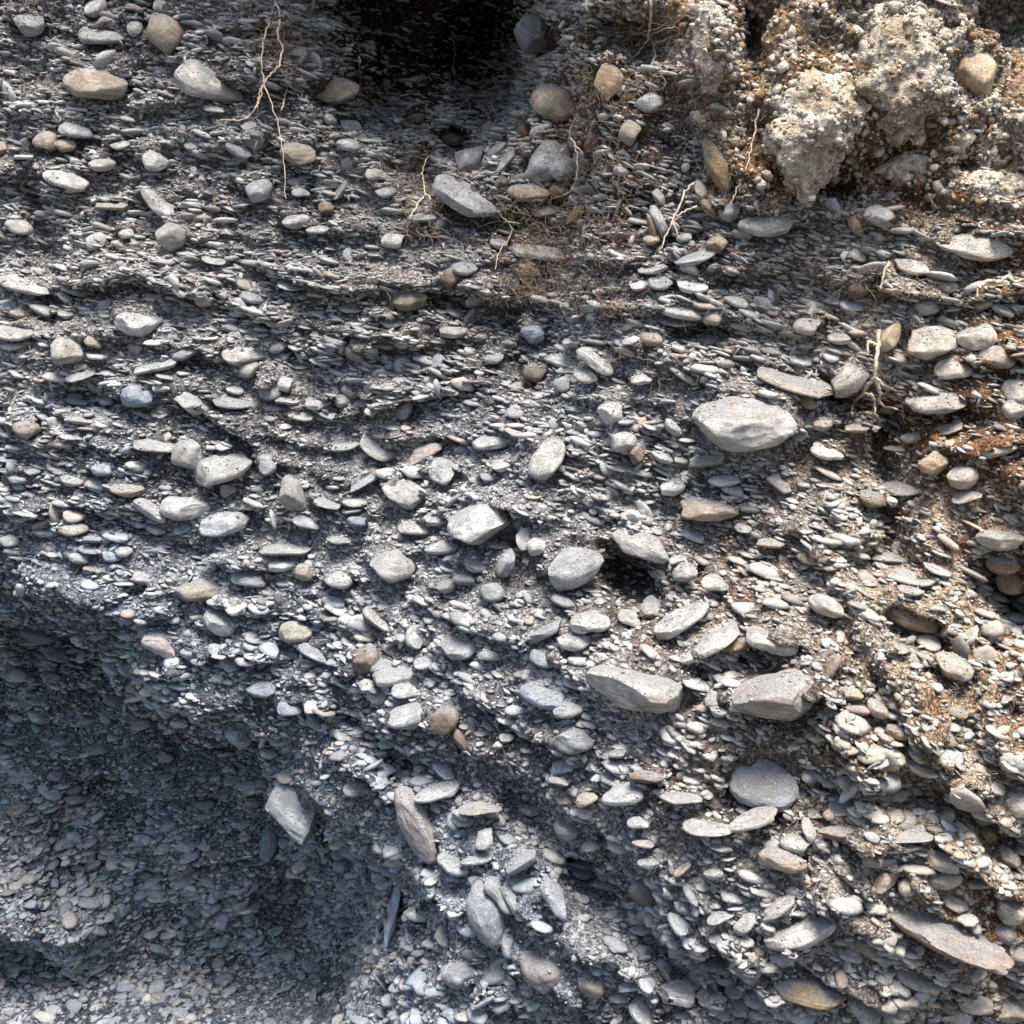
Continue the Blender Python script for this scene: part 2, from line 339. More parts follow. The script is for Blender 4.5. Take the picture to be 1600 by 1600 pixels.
# u, v, width, height, slope (+ = falls to the right), kind (C cobble, S slab, A angular), colour, label (None: a stone of the bank)
CAT = [
 (45,38,48,40,-10,'C','grey','smooth grey cobble in the upper left corner of the bank'),
 (255,55,62,66,40,'C','tan','tan egg shaped cobble wedged just above the slanted dusty slab at upper left'),
 (155,133,108,50,5,'C','tan','long loaf shaped pale cobble with tan underside sticking out at upper left'),
 (325,130,116,56,28,'S','pale','grey dusty slab with pale lower edge slanting down beside the longest white root'),
 (160,58,70,24,-5,'C','pale',None),(150,12,40,28,-30,'C','white',None),(252,10,26,22,0,'C','white',None),(135,55,26,30,0,'C','pale',None),(212,45,28,24,0,'C','pale',None),
 (72,222,42,34,-8,'C','tan','tan rounded cobble under a small leaning slab near the left edge'),(103,228,34,22,0,'C','tan',None),(120,203,54,24,10,'S','grey',None),
 (107,280,78,28,3,'S','pale','flat pale stone with a dusty hump, jutting out over a dark gap at left'),
 (242,250,44,36,-5,'C','pale','stubby cream cobble half buried in smooth grey dirt at upper left'),(160,257,44,22,-5,'C','pale',None),
 (248,317,64,30,28,'S','white','white wedge stone slanting down right above the lumpy upright cobble'),
 (268,370,46,54,60,'C','pale','lumpy pale upright cobble below the white wedge stone'),
 (175,322,52,14,0,'S','tan',None),(405,298,46,34,-25,'C','grey',None),(0,232,26,24,0,'C','tan',None),(335,170,34,10,8,'S','pale',None),(300,228,34,18,-15,'S','grey',None),
 (522,142,84,44,-12,'C','tan','humped tan cobble just below the dark hollow, left of its centre'),
 (468,240,62,36,0,'C','tan','layered grey brown cobble with a thin root hanging across it'),
 (732,247,50,52,-20,'A','grey','pale grey triangular stone standing on its edge above the long slanting slab'),
 (728,310,120,42,26,'S','grey','long grey slab slanting down to the right below the pale triangular stone'),
 (652,186,36,18,-5,'C','rust','small reddish cobble poking out under the dark hollow'),
 (710,215,50,26,5,'C','grey',None),(545,195,42,24,20,'S','grey',None),(545,227,42,20,5,'C','grey',None),(530,300,42,13,-60,'S','grey',None),(660,340,46,15,-3,'C','grey',None),
 (463,345,46,24,-10,'C','pale',None),(495,358,36,14,-10,'S','pale',None),(780,232,42,18,-40,'S','grey',None),(790,252,46,14,-45,'S','grey',None),(515,187,24,16,35,'C','pale',None),
 (600,300,40,18,0,'S','grey',None),(685,350,22,24,70,'C','grey',None),(510,325,26,22,0,'C','brown',None),(470,300,30,14,0,'S','grey',None),
 (838,55,76,58,28,'C','grey','curved grey cobble overhanging the right rim of the dark hollow'),
 (867,160,76,56,18,'C','tan','big tan bellied cobble at the right foot of the dark hollow'),
 (945,132,56,62,12,'A','ochre','squarish ochre block held in brown rootlets at top centre'),
 (855,252,92,66,-18,'C','grey','broad grey stone with a smaller oval stone leaning on it'),
 (879,264,56,42,-2,'C','grey','oval grey stone leaning against the front of a broad grey stone'),(912,255,38,44,0,'C','dark',None),
 (924,218,42,22,-75,'C','brown','narrow brown stone standing upright under the ochre block'),
 (842,392,90,26,4,'S','pale','pale overhanging slab propped on a stalk of earth below the rootlets'),
 (1018,358,48,18,76,'C','brown','brown stone standing on end, left of a leaning grey one'),
 (1030,345,54,19,62,'C','grey','grey finger shaped stone leaning beside the brown upright stone'),
 (1122,262,100,36,62,'C','ochre','tall ochre stone slanting down beneath the white clods'),
 (1095,297,34,18,65,'C','pale',None),(1200,352,94,36,9,'S','white','white speckled slab jutting out under the dark pocket below the shaggy clod'),
 (1120,381,34,26,0,'C','ochre','small ochre pebble under a thin plate beside the white speckled slab'),
 (825,302,72,30,5,'C','tan',None),(855,328,44,15,-5,'S','pale',None),(1080,403,84,20,-14,'S','grey',None),(875,300,34,34,20,'C','brown',None),(900,335,44,18,-45,'C','brown',None),
 (985,208,36,40,15,'C','tan',None),(1015,160,44,30,-8,'C','grey',None),(1072,262,16,16,0,'C','grey',None),(970,268,28,16,20,'C','grey',None),(1018,375,28,18,0,'C','tan',None),(1070,372,28,14,-8,'C','grey',None),
 (1030,310,30,18,60,'C','grey',None),(1108,325,34,18,45,'C','brown',None),(1140,330,36,34,0,'C','pale',None),(820,205,24,22,0,'C','rust',None),
 (1525,112,94,64,-76,'C','tan','tall smooth tan boulder standing upright at top right'),
 (1525,383,126,40,12,'C','white','long smooth white stone lying aslant at the right edge, upper part'),
 (1337,352,42,20,65,'C','tan',None),(1420,415,66,26,24,'S','white',None),
 (45,446,98,22,14,'S','white','long thin white slab at the left edge, upper of two'),
 (25,518,72,22,-2,'S','pale','pale slab at the left edge, lower of two'),
 (105,550,54,46,20,'C','pale','lumpy pale cobble on a dirt pedestal at left'),
 (218,506,78,40,3,'C','white','pale cobble with a dust cap shaped like a bun, at left'),
 (65,483,40,18,15,'S','grey',None),
 (385,554,76,38,6,'A','white','white triangular flat stone left of centre'),
 (245,572,74,17,-12,'S','pale',None),(125,587,50,16,-22,'S','grey',None),(290,553,44,18,-20,'C','grey',None),
 (212,618,56,38,-5,'C','blue','grey cobble with dark dusty crown beside a black gap at left'),(257,606,38,17,0,'C','pale',None),
 (300,633,58,36,30,'A','pale','angular cream stone with a sloping front, left of the thin ledge slab'),
 (362,627,80,15,3,'S','grey','thin grey ledge slab with a small disc lying on it'),(367,609,28,15,0,'S','pale',None),
 (42,670,44,36,2,'C','tan','tan cobble with a flat dust cap at the left edge'),
 (125,657,48,14,8,'S','pale',None),(120,628,34,12,5,'S','blue',None),(115,620,30,12,5,'S','blue',None),
 (245,696,72,20,8,'S','pale',None),(295,712,58,56,45,'C','pale','rounded slanting slab touching the left end of the big egg shaped cobble'),
 (345,733,98,56,-20,'C','pale','big smooth egg shaped cobble left of centre'),
 (288,792,80,42,2,'C','pale','pale cobble with a dusty cap, below the big egg shaped cobble'),
 (236,796,60,28,28,'S','pale','leaf shaped slab slanting left of the dust capped pale cobble'),
 (205,765,64,22,-6,'S','tan',None),(350,818,80,40,-12,'C','white','bright cobble with pitted underside, lowest of three below the big egg shaped cobble'),
 (415,722,24,28,0,'C','pale',None),(390,577,36,28,-35,'C','pale',None),(160,735,36,20,5,'C','grey',None),(110,752,40,16,5,'S','pale',None),
 (640,470,56,32,-10,'C','olive','cobble with olive underside over a dark gap, upper centre'),
 (725,418,46,24,5,'S','grey',None),(705,435,32,36,30,'C','brown',None),(455,447,52,10,10,'S','white','thin white splinter of stone lying flat, upper left of centre'),(497,460,36,13,10,'S','pale',None),
 (708,519,50,18,0,'C','pale',None),(610,503,50,15,3,'S','pale',None),(553,548,42,30,65,'C','white','whitish blocky pebble in the fine gravel, left of centre'),(545,482,52,11,3,'S','pale',None),
 (632,641,42,29,-75,'C','grey','smooth grey leaf shaped pebble standing on its tip near the centre'),
 (495,628,44,24,0,'S','white','white oval disc lying face up, left of the grey leaf shaped pebble'),(446,600,28,26,0,'C','white',None),(422,612,36,28,0,'C','grey',None),(450,626,42,14,8,'S','pale',None),
 (550,612,42,19,30,'C','white',None),(535,627,28,24,20,'C','pale',None),(570,627,40,13,-15,'S','pale',None),
 (592,699,74,34,32,'S','white','white tongue shaped slab slanting down right at mid left'),
 (663,707,64,26,-25,'C','pink','pinkish elongated pebble tilted up to the right of the white tongue slab'),
 (690,742,52,42,-55,'A','white','white angular stone with one sharp corner, left of the big pale block'),
 (632,772,72,44,20,'C','pale','pale slanted cobble with dust on its back, left of the white angular stone'),
 (648,737,44,22,10,'C','pale',None),(572,750,64,18,-32,'S','grey','dark edged thin slab tilted up over a black gap'),
 (457,773,64,42,74,'C','pale','upright rounded cobble with a crack down its face'),
 (418,730,28,30,0,'C','grey','small rounded pebble left of the upright cracked cobble'),
 (764,690,66,26,-4,'S','pale','slab with rusty underside perched on a crumbling stem near the centre'),
 (785,727,46,20,-25,'S','pale',None),(755,822,104,70,-30,'A','pale','large angular block with a flat light top and a rust stain, in the centre'),
 (540,697,48,14,-10,'S','pale',None),(470,650,40,13,0,'S','pale',None),(555,785,42,14,0,'C','pale',None),(773,560,36,18,-5,'C','pale',None),(510,788,44,16,10,'S','pale',None),(760,745,32,16,20,'S','grey',None),
 (832,521,42,32,8,'C','blue','smooth blue grey oval pebble standing out at upper centre'),
 (878,563,56,22,0,'S','pale','flat stone with yellowish underside right of the blue grey oval pebble'),(930,563,68,24,32,'S','pale','pale ridge backed slab slanting down right beside the flat yellowish stone'),(915,587,42,24,15,'S','pale',None),(837,583,42,30,10,'C','brown',None),(880,600,32,26,0,'C','grey',None),
 (852,722,84,48,-58,'C','pale','bent pale cobble with a dusty back, above the grey streaked boulder'),
 (953,645,40,38,0,'C','white','white snub nosed cobble with a gritty cap right of centre'),
 (972,692,46,46,0,'C','pale','pitted stone with a round knob in its face'),(993,712,28,32,0,'C','brown','small brown cobble tucked below the pitted stone with a knob'),
 (1078,447,58,20,8,'S','white',None),(1065,487,64,24,8,'S','pale','upper slab of the stack over a dark slot, right of top centre'),(1055,502,58,11,8,'S','grey',None),(1116,496,38,26,0,'C','tan',None),
 (1160,662,168,88,4,'C','white','great whitish boulder right of centre, the broadest in the upper half'),
 (1105,720,58,19,-5,'S','white',None),(1050,764,42,22,-5,'C','white',None),(1132,752,52,20,0,'C','white',None),
 (1105,797,98,34,5,'C','tan','long tan brick like stone below the great whitish boulder'),
 (1003,594,36,18,0,'C','pale',None),(1018,530,36,28,10,'C','tan',None),(1052,668,36,20,50,'C','pale',None),(1070,585,60,16,28,'S','pale',None),(1025,420,56,14,-12,'S','pale',None),(1110,532,44,16,8,'C','pink',None),
 (1452,535,96,56,-3,'C','pale','big smooth pale cobble at right with a second lobe behind it'),
 (1525,525,64,44,5,'C','pale','rounded pale stone adjoining the right end of the big smooth cobble'),
 (1392,526,54,30,-58,'C','tan','tan oval stone leaning against the left end of the big smooth pale cobble'),
 (1322,592,70,50,-20,'A','pale','angular pale block at the end of the long thin ledge, left of the forked root'),
 (1240,592,146,18,21,'S','tan','long thin ledge slab with brown edge leading down to the angular pale block'),
 (1463,630,96,36,-2,'C','grey','smooth grey lens shaped stone over a black slot at right'),
 (1262,510,46,28,5,'C','white',None),(1315,530,44,18,0,'S','white',None),(1345,447,46,32,-30,'C','brown',None),(1478,450,38,20,0,'C','grey',None),(1535,475,34,22,0,'C','pale',None),(1450,480,44,30,0,'C','pale',None),
 (1560,560,62,40,20,'C','pale',None),(1490,575,60,34,5,'S','pale',None),(1290,706,58,22,25,'S','white','white slab slanting right of the great whitish boulder'),
 (1458,722,48,42,0,'C','tan','layered stone like a stack of buns at right'),(1413,763,72,19,0,'S','pale','smooth pale flat stone above the olive brown one'),
 (1362,784,46,34,12,'A','olive','olive brown chunk beneath the pale flat stone at right'),(1480,672,50,18,-20,'S','pale',None),(1425,685,36,18,0,'C','pale',None),(1555,700,84,30,-12,'C','pale',None),
 (1260,628,36,24,25,'S','tan',None),(1510,775,48,16,-12,'S','pale',None),(1505,745,50,40,0,'C','pale',None),(1400,700,40,10,0,'S','grey',None),(1590,610,50,40,20,'C','white',None),
 (1340,670,40,14,5,'S','tan',None),(1285,665,32,18,0,'C','tan',None),(1585,640,40,40,0,'C','white',None),
 (310,922,78,36,-8,'C','tan','tan wedge cobble with a gritty underside at lower left'),
 (252,1008,62,38,22,'A','pink','smooth pinkish pale stone with a pointed left end above the blue hollow'),(345,972,56,42,35,'C','pale','pale slanting cobble below the tan wedge cobble'),
 (122,935,48,20,45,'S','grey',None),(65,990,76,24,15,'S','blue','blue grey slab forming the lip over the black hollow at the left edge'),
 (115,827,48,20,-5,'C','tan',None),(145,843,32,14,5,'S','blue',None),(138,860,32,17,5,'S','blue',None),(172,868,36,22,20,'S','blue',None),(125,873,36,20,10,'C','pale',None),
 (225,905,36,24,20,'C','pale',None),(410,1077,52,30,5,'C','blue','pale blue grey cobble above the overhang at lower left'),(300,1020,38,22,5,'C','blue',None),(372,1150,44,40,0,'C','blue','dark dusty rounded stone hanging at the rim above the blue hollow'),
 (15,845,32,20,0,'C','pale',None),(195,862,30,18,0,'C','pale',None),(15,910,24,20,0,'C','tan',None),(300,1010,36,14,5,'S','blue',None),(390,905,56,24,15,'S','grey',None),(350,1240,24,30,60,'C','grey',None),(395,1255,26,18,0,'C','blue',None),
 (612,882,84,58,6,'A','pale','pale peaked boulder like a small tent in the centre left'),
 (462,988,52,38,12,'C','tan','cream cobble, smooth and blunt, alone in small gravel left of centre'),
 (530,906,46,30,2,'C','white','whitish cobble left of the pale peaked boulder'),(448,860,82,15,2,'S','pale',None),(440,884,50,18,-4,'C','pale',None),(475,895,32,30,50,'C','tan',None),
 (572,1030,52,38,-70,'C','brown','brown cobble standing behind the twin tongue slabs'),
 (612,1056,72,28,-12,'S','pale','pale thick slab beneath the brown standing cobble'),(637,1077,54,26,-3,'S','pale',None),
 (645,1117,84,40,-15,'C','pale','cobble with streaky layers across its face, left of a brown round one'),
 (695,1127,56,44,-25,'C','brown','brown round cobble right of the streaky layered one'),
 (650,1000,44,40,50,'S','pale',None),(717,1013,58,42,-10,'S','grey','tongue shaped dusty slab with a pale rim near the middle'),(590,968,56,28,35,'S','pale',None),(720,1157,42,20,62,'C','brown',None),
 (455,1102,42,36,10,'S','blue',None),(740,883,46,22,15,'S','grey',None),(725,906,36,20,5,'C','grey',None),(698,915,34,24,-15,'C','grey',None),(790,880,50,26,-70,'C','grey','upright smooth grey stone right of the large angular block'),
 (770,925,42,32,10,'C','grey',None),(438,940,36,16,72,'C','dark',None),(490,1022,56,22,25,'S','grey',None),(530,845,40,12,5,'C','pale',None),(648,825,52,20,10,'S','pale',None),(680,812,48,16,-5,'S','pale',None),
 (665,1035,40,20,-5,'S','grey',None),(595,1040,40,20,-15,'S','grey',None),(690,855,56,22,-12,'S','grey',None),
 (893,887,104,62,-18,'C','grey','grey boulder with streaked grain beside a black hole, centre right'),
 (1003,852,98,46,25,'C','white','white and tan slab like a beak pointing left above a black hole'),(820,842,36,42,70,'S','white',None),(838,855,32,34,20,'C','pale',None),
 (1000,1076,176,80,10,'C','white','largest pale boulder, lying low in the centre of the lower half'),
 (1062,972,104,34,-33,'C','white','white curved slab tilted up to the right, upper of a parallel pair'),(1112,1003,118,32,-33,'S','white','white thin slab tilted up to the right, lower of a parallel pair'),
 (1222,1086,152,92,14,'A','pale','massive pale boulder with an ochre hollow, right of the largest one'),
 (850,986,72,26,-26,'A','grey','grey squared slab sloping up to the right over a shadow'),(925,972,68,36,0,'S','pale','pale dusty flat stone with a ragged edge, centre right'),
 (900,1003,60,30,5,'C','pale',None),(1022,948,40,32,20,'S','grey',None),(1015,955,36,28,20,'C','pale',None),(1070,897,40,36,-20,'C','white','white oval stone above the parallel pair of slabs'),(1060,875,30,16,-10,'C','white',None),
 (1118,910,46,28,12,'S','pale',None),(850,1030,48,28,15,'S','blue',None),(850,1088,80,40,8,'S','blue','dusty blue grey tongue slab overlapping a smaller pale one'),(885,1110,50,26,-16,'S','pale','small pale slab resting in front of the dusty blue grey tongue'),
 (895,1157,68,42,10,'C','grey','lumpy grey cobble with a dust back left below the largest pale boulder'),(1207,1000,84,44,15,'S','white','dusty slab with a bright curved rim over the massive pale boulder'),
 (1155,1006,52,22,-15,'C','ochre','ochre stone in the shadow between two bright slabs'),(1117,1092,32,26,0,'S','grey',None),(1122,1112,36,18,5,'S','grey',None),(985,965,40,26,30,'S','pale',None),(880,940,40,16,20,'S','grey',None),
 (1300,1040,46,34,-80,'A','pink','pinkish upright stone at the right shoulder of the massive pale boulder'),
 (1565,842,80,34,3,'C','white','bright white cobble with flat underside at the right edge'),
 (1400,873,74,15,6,'S','white',None),(1420,902,80,20,10,'S','white','white flat slab above a black gap, lower of two at right'),(1460,888,54,13,28,'S','white',None),
 (1290,946,64,32,28,'C','white','speckled white slanting stone above the brown hollow at right'),(1420,962,100,42,20,'C','pink','blurred tan boulder with ochre underside at right'),
 (1490,1042,66,40,30,'C','pale','pale slanting stone with an ochre foot at lower right edge'),(1372,1108,42,26,45,'C','pale',None),(1560,1090,52,18,15,'C','pale',None),(1270,872,52,22,8,'C','tan',None),(1205,850,46,14,8,'S','tan',None),
 (1405,1145,50,20,20,'C','tan',None),(1440,1180,60,26,15,'S','pale',None),(1470,1150,60,26,10,'A','tan',None),(1330,1085,44,24,10,'C','tan',None),(1340,1110,40,18,5,'C','pink',None),(1440,1030,50,20,20,'S','pale',None),(1390,1010,60,16,10,'S','pale',None),
 (1580,910,50,40,20,'C','tan',None),(1570,885,60,30,15,'C','brown',None),
 (468,1268,104,88,26,'A','pale','great pale boulder with a broken white face, hanging over the blue hollow'),
 (652,1288,134,54,64,'C','pink','tall pinkish boulder standing at the edge of the blue hollow'),
 (762,1430,112,64,74,'C','grey','tall mottled grey boulder standing upright at lower centre'),
 (690,1236,88,26,-12,'S','pale','long dusty slab lying across the top of the tall pinkish boulder'),(750,1262,72,16,-3,'S','tan',None),(710,1349,58,38,12,'S','pale','cupped dusty slab just right of the foot of the tall pinkish boulder'),
 (745,1341,54,18,-18,'S','pale',None),(757,1310,40,28,-70,'S','pale','rounded grey disc standing on edge above the mottled boulder'),(715,1522,58,48,10,'C','grey','round mottled cobble near the bottom, left of centre'),
 (613,1428,104,24,-80,'A','blue','thin blue grey slab standing upright on the rim of the hollow'),(598,1450,42,22,-75,'C','blue',None),(655,1428,48,34,20,'C','pale','stone with a white brow and tan chin beside the thin upright slab'),
 (612,1517,38,24,10,'C','pale',None),(597,1532,44,12,55,'S','pale',None),(697,1465,38,30,30,'S','grey',None),(795,1482,52,24,76,'C','grey',None),(752,1541,36,18,-50,'C','pale',None),(760,1562,56,15,-25,'S','grey',None),
 (545,1442,44,18,-5,'S','blue',None),(540,1461,38,12,0,'S','blue',None),(420,1322,52,30,-80,'C','blue','bluish rounded stone jutting out below the great broken boulder'),(550,1280,40,26,20,'C','pale',None),(560,1230,50,26,-5,'S','blue',None),
 (785,1400,70,30,58,'S','pale','curved slab in the fan of plates right of the mottled boulder, left one'),(805,1410,76,26,60,'S','pale','curved slab in the fan of plates right of the mottled boulder, right one'),
 (1190,1215,118,108,10,'S','blue','broad rounded slab thick with grey dust and a bright rim, lower right'),
 (975,1241,74,36,-10,'S','white','clean white flat stone below the small brown topped one'),(1010,1214,58,18,5,'C','brown','small brown topped stone above the clean white flat one'),
 (1065,1248,70,17,3,'C','pale',None),(1105,1293,86,22,2,'C','pale','long smooth pale stone just left of the dusty rounded slab'),(1178,1280,84,26,-15,'S','pale','slab lying directly beneath the broad dusty rounded slab'),
 (997,1285,36,20,5,'S','white',None),(885,1296,44,32,40,'C','pale',None),(1005,1318,36,12,3,'S','pink',None),(1130,1326,44,10,3,'S','white',None),(1005,1396,54,34,26,'C','brown','brown rounded stone in a diagonal gully at lower centre'),
 (848,1520,88,52,42,'C','pink','mottled pinkish boulder at the bottom, centre'),(868,1405,72,34,50,'S','grey','dusty curved slab beside the first diagonal gully'),(1055,1552,64,40,14,'S','white','rounded white slab with a chip at the bottom, right of centre'),
 (1005,1577,64,42,58,'S','pale','pale curved plate cut by the bottom edge of the view'),(1125,1432,46,16,-22,'S','pale',None),(1165,1442,44,26,-52,'S','white',None),(1060,1442,42,30,40,'S','grey',None),(1120,1505,56,30,18,'S','grey','angular dust topped slab above a dark gully at lower right'),
 (815,1347,60,30,-28,'S','grey',None),(815,1415,48,34,40,'S','grey',None),(960,1500,36,24,20,'S','pale',None),(985,1540,36,18,0,'S','white',None),(1205,1425,44,22,-30,'S','white',None),(925,1540,46,40,30,'C','tan',None),(1080,1400,40,16,60,'S','grey',None),
 (910,1350,40,16,0,'S','grey',None),(912,1366,42,18,5,'S','grey',None),(950,1385,50,18,15,'S','grey',None),
 (1305,1260,120,20,-14,'S','white','long straight pale slab tilted up to the right, lower right'),(1313,1301,76,24,3,'A','ochre','ochre brick shaped stone beneath the long straight slab'),
 (1402,1302,116,12,0,'S','white',None),(1390,1321,94,18,0,'S','white','flat white stone, middle of three stacked at right'),(1376,1346,58,24,0,'C','pale','short pale stone, bottom of three stacked flat at right'),
 (1222,1347,78,42,6,'C','tan','tan cobble with dusty shoulder, left of the three flat stacked stones'),(1245,1319,52,30,10,'C','white',None),(1264,1297,44,20,72,'C','pale',None),(1470,1346,62,30,16,'C','white','white slanting cobble right of the three flat stacked stones'),(1475,1376,60,28,-5,'C','pale',None),
 (1317,1387,56,28,-8,'C','white',None),(1255,1456,126,50,-18,'C','white','large pale cobble shaped like a shoe at lower right'),(1215,1420,66,24,-32,'C','white','slim pale stone leaning above the shoe shaped cobble'),
 (1475,1455,222,46,25,'C','pink','very long reddish stone slanting down right, the longest at lower right'),(1383,1378,60,34,-62,'A','pink','reddish wedge of earth stone standing left of a small white ball'),
 (1420,1386,34,34,0,'C','white','small white ball shaped stone at the head of the long reddish one'),(1430,1530,78,30,18,'S','pale','curved plate with a pale rim at the bottom right'),(1465,1505,74,22,18,'S','pale',None),
 (1255,1548,136,40,10,'C','ochre','broad stone with an ochre underside at the bottom, right of centre'),(1352,1572,64,50,40,'S','white','pale plate leaning on the right end of the ochre bottomed stone'),
 (1525,1570,54,44,20,'C','white','pale cobble at the bottom edge, near the right corner'),(1582,1582,60,40,0,'C','pale',None),(1582,1422,54,46,10,'C','pale','pale cobble cut by the right edge beside the long reddish stone'),(1562,1455,56,36,20,'C','pale',None),
 (1588,1256,48,50,0,'C','white','white rounded cobble cut by the right edge at lower right'),(1515,1222,50,22,18,'C','pink',None),(1350,1452,42,24,25,'S','pale',None),(1540,1305,34,34,50,'C','ochre',None),(1575,1340,44,30,40,'C','pale',None),(1530,1380,40,18,0,'S','pale',None),(1500,1425,40,14,-15,'S','white',None),
 (1475,1230,44,20,10,'C','rust',None),(1440,1200,60,22,25,'S','pale',None),(1405,1210,54,20,15,'C','brown',None),
]
stones = []          # dicts of placed stones, for clearing the gravel round them
def place_stone(i, u, v, w, h, ang, kind, col, seed):
    t, d = hit(u, v)
    a0 = rad(ang); depth = t * (d @ FWD); px = PX(depth)
    f = d
    r_ = np.cross(f, UP); r_ /= np.linalg.norm(r_); u_ = np.cross(r_, f)
    a = math.cos(a0) * r_ - math.sin(a0) * u_
    wv = math.sin(a0) * r_ + math.cos(a0) * u_
    A = w * px / 2; H = h * px / 2
    steep = abs(ang) > 45
    if kind == 'S':
        tau = rad(24 if h / w < .3 else 34 if h / w < .55 else 52); c = min(H * .62, A * .30)
    else:
        tau = rad(22); c = H * .93
    n = math.cos(tau) * wv - math.sin(tau) * f
    b = math.sqrt(max(H * H - (c * math.cos(tau)) ** 2, 0)) / math.sin(tau)
    b = min(max(b, .65 * A if not steep else .5 * A), 1.15 * A)
    bv = np.cross(n, a)
    out = (0.10 if kind != 'S' else 0.05) * b + .012 if ALL[i][7] else .03 * b + .008
    C = CAM + d * (t - out)
    Rm = np.stack([a, bv, n], 1)
    return dict(C=C, R=Rm, S=np.array([A, b, c]), u=u, v=v, w=w, h=h, a=a0, y=C[1], b=b)

bank_parts = []; named = []
pal_keys = ['pale', 'grey', 'blue', 'tan', 'pale', 'grey']
def region(u, v):
    """how warm (0 blue grey of painted skylit shade .. 1 rusty loam) the bed is coloured at this place"""
    w = 0.42 + 0.42 * sstep(850, 1450, u + 0.25 * (v - 800)) - 0.45 * sstep(700, 1300, v - 0.45 * u + 250) * (1 - sstep(500, 900, u))
    w = w + .22 * sstep(1250, 1480, u) * sstep(400, 700, v) + .25 * (1 - sstep(100, 420, v)) * sstep(300, 700, u) + 0.3 * (1 - sstep(.4, 1, np.hypot((u - 1440) / 200, (v - 1130) / 130))) - .10 * sstep(300, 700, v) * (1 - sstep(500, 900, np.abs(u - 600)))
    w = w - .3 * sstep(1100, 1500, v) * (1 - sstep(1250, 1600, u))  # lower left coloured cooler, standing for the blue skylight in its shade
    return np.clip(w + .18 * fbm(u / 90, v / 90, 77, 3), 0, 1)

# scattered mid-size stones of the bank, away from the catalogued ones
cat_uv = np.array([(c[0], c[1], c[2], c[3]) for c in CAT], float)
extra = []; tries = 0
while len(extra) < 300 - sum(c[7] is None for c in CAT) and tries < 20000:
    tries += 1
    u, v = R.uniform(-20, 1620), R.uniform(180, 1600)
    w = R.uniform(26, 46); h = w * R.uniform(.34, .62)
    if earth_mask(np.array(u), np.array(v)) > .3: continue
    q = np.hypot((cat_uv[:, 0] - u) / ((cat_uv[:, 2] + w) * .5), (cat_uv[:, 1] - v) / ((cat_uv[:, 3] + h) * .62))
    if q.min() < .9: continue
    rw = float(region(np.array(u), np.array(v)))
    colr = 'pale' if R.random() < .45 else ('tan' if R.random() < rw * .6 else ('blue' if R.random() < .8 - rw else 'grey'))
    c = (u, v, w, h, float(R.normal(8, 16)), 'S' if R.random() < .55 else 'C', colr, None)
    extra.append(c); cat_uv = np.vstack([cat_uv, [u, v, w, h]])
ALL = CAT + extra

bank = None
tri_v, tri_f, tri_n = [], [], 0
for i, c in enumerate(ALL):
    p = place_stone(i, *c[:7], i); p['cat'] = c; stones.append(p)

# ------------------------------------------------------------------ bank surface: seat the stones, then build the sheet
for p in stones:
    ca, sa = math.cos(p['a']), math.sin(p['a'])
    du, dv = U - p['u'], V - p['v']
    near = np.abs(du) + np.abs(dv) < 1.6 * (p['w'] + p['h'])
    e1 = (du * ca + dv * sa) / (p['w'] / 2); e2 = (-du * sa + dv * ca) / (p['h'] / 2)
    cy, bb = p['C'][1], p['b']
    m2 = near & (np.abs(e1) < 1.0) & (e2 > .5) & (e2 < 2.4)                # undercut below the stone
    fall = (1 - sstep(.9, 2.4, e2)) * (1 - sstep(.6, 1.0, np.abs(e1)))
    Y[m2] = np.maximum(Y[m2], Y[m2] + (np.clip(cy + .3 * bb + .012 - Y[m2], 0, .07) * fall[m2]))
    m3 = near & (np.abs(e1) < 1.15) & (e2 < -.2) & (e2 > -3.0)             # earth resting on its back
    ramp = (1 - sstep(.7, 2.8, -e2)) * (1 - sstep(.65, 1.15, np.abs(e1)))
    Y[m3] = Y[m3] * (1 - ramp[m3]) + np.clip(cy - .02 * bb + .3 * bb * fbm(U[m3] / 30, V[m3] / 30, 91, 2), Y[m3] - .07, Y[m3]) * ramp[m3]
    m = near & (np.hypot(e1, e2) < 1.04) & (e2 > -.45)
    Y[m] = np.maximum(Y[m], cy + .12 * bb)
W = region(U, V); em = earth_mask(U, V)
soil = (1 - W)[..., None] * np.array([.105, .117, .14]) + W[..., None] * np.array([.16, .12, .082])
dens = fbm(X * 7, Z * 9, 60, 4)[..., None]
soil = soil * (1 + .5 * dens)
rust = sstep(.02, .38, fbm(X * 3.5, Z * 5, 61, 4) + .35 * (W - .5)) * W
soil = soil * (1 - .75 * rust[..., None]) + .75 * rust[..., None] * np.array([.17, .085, .04])
dusty = sstep(-.15, .35, fbm(X * 4, Z * 6, 62, 4) + .1)[..., None] * (1 - em[..., None])
soil = soil * (1 - .6 * dusty) + .6 * dusty * ((1 - W)[..., None] * np.array([.22, .24, .275]) + W[..., None] * np.array([.32, .275, .215]))
pe = sstep(-.25, .25, fbm(X * 6, Z * 5, 63, 4) + .05)
ecol = pe[..., None] * np.array([.34, .295, .24]) + (1 - pe)[..., None] * np.array([.15, .095, .055])
soil = soil * (1 - em[..., None]) + ecol * em[..., None]
humus_shade = np.maximum(1 - sstep(.6, 1.2, np.hypot((U - 670) / 215, (V - 10) / 240)), .85 * (1 - sstep(.5, 1.05, np.hypot((U - 930) / 130, (V - 250) / 280) + .35 * fbm(U / 60, V / 60, 66, 3))))[..., None]
soil = soil * (1 - humus_shade) + humus_shade * np.array([.066, .043, .029])             # brown earth by the rootlets; the hollow's deep shade is painted in too
gv = np.stack([X, Y, Z], -1).reshape(-1, 3)
idx = np.arange(NX * NZ).reshape(NZ, NX)
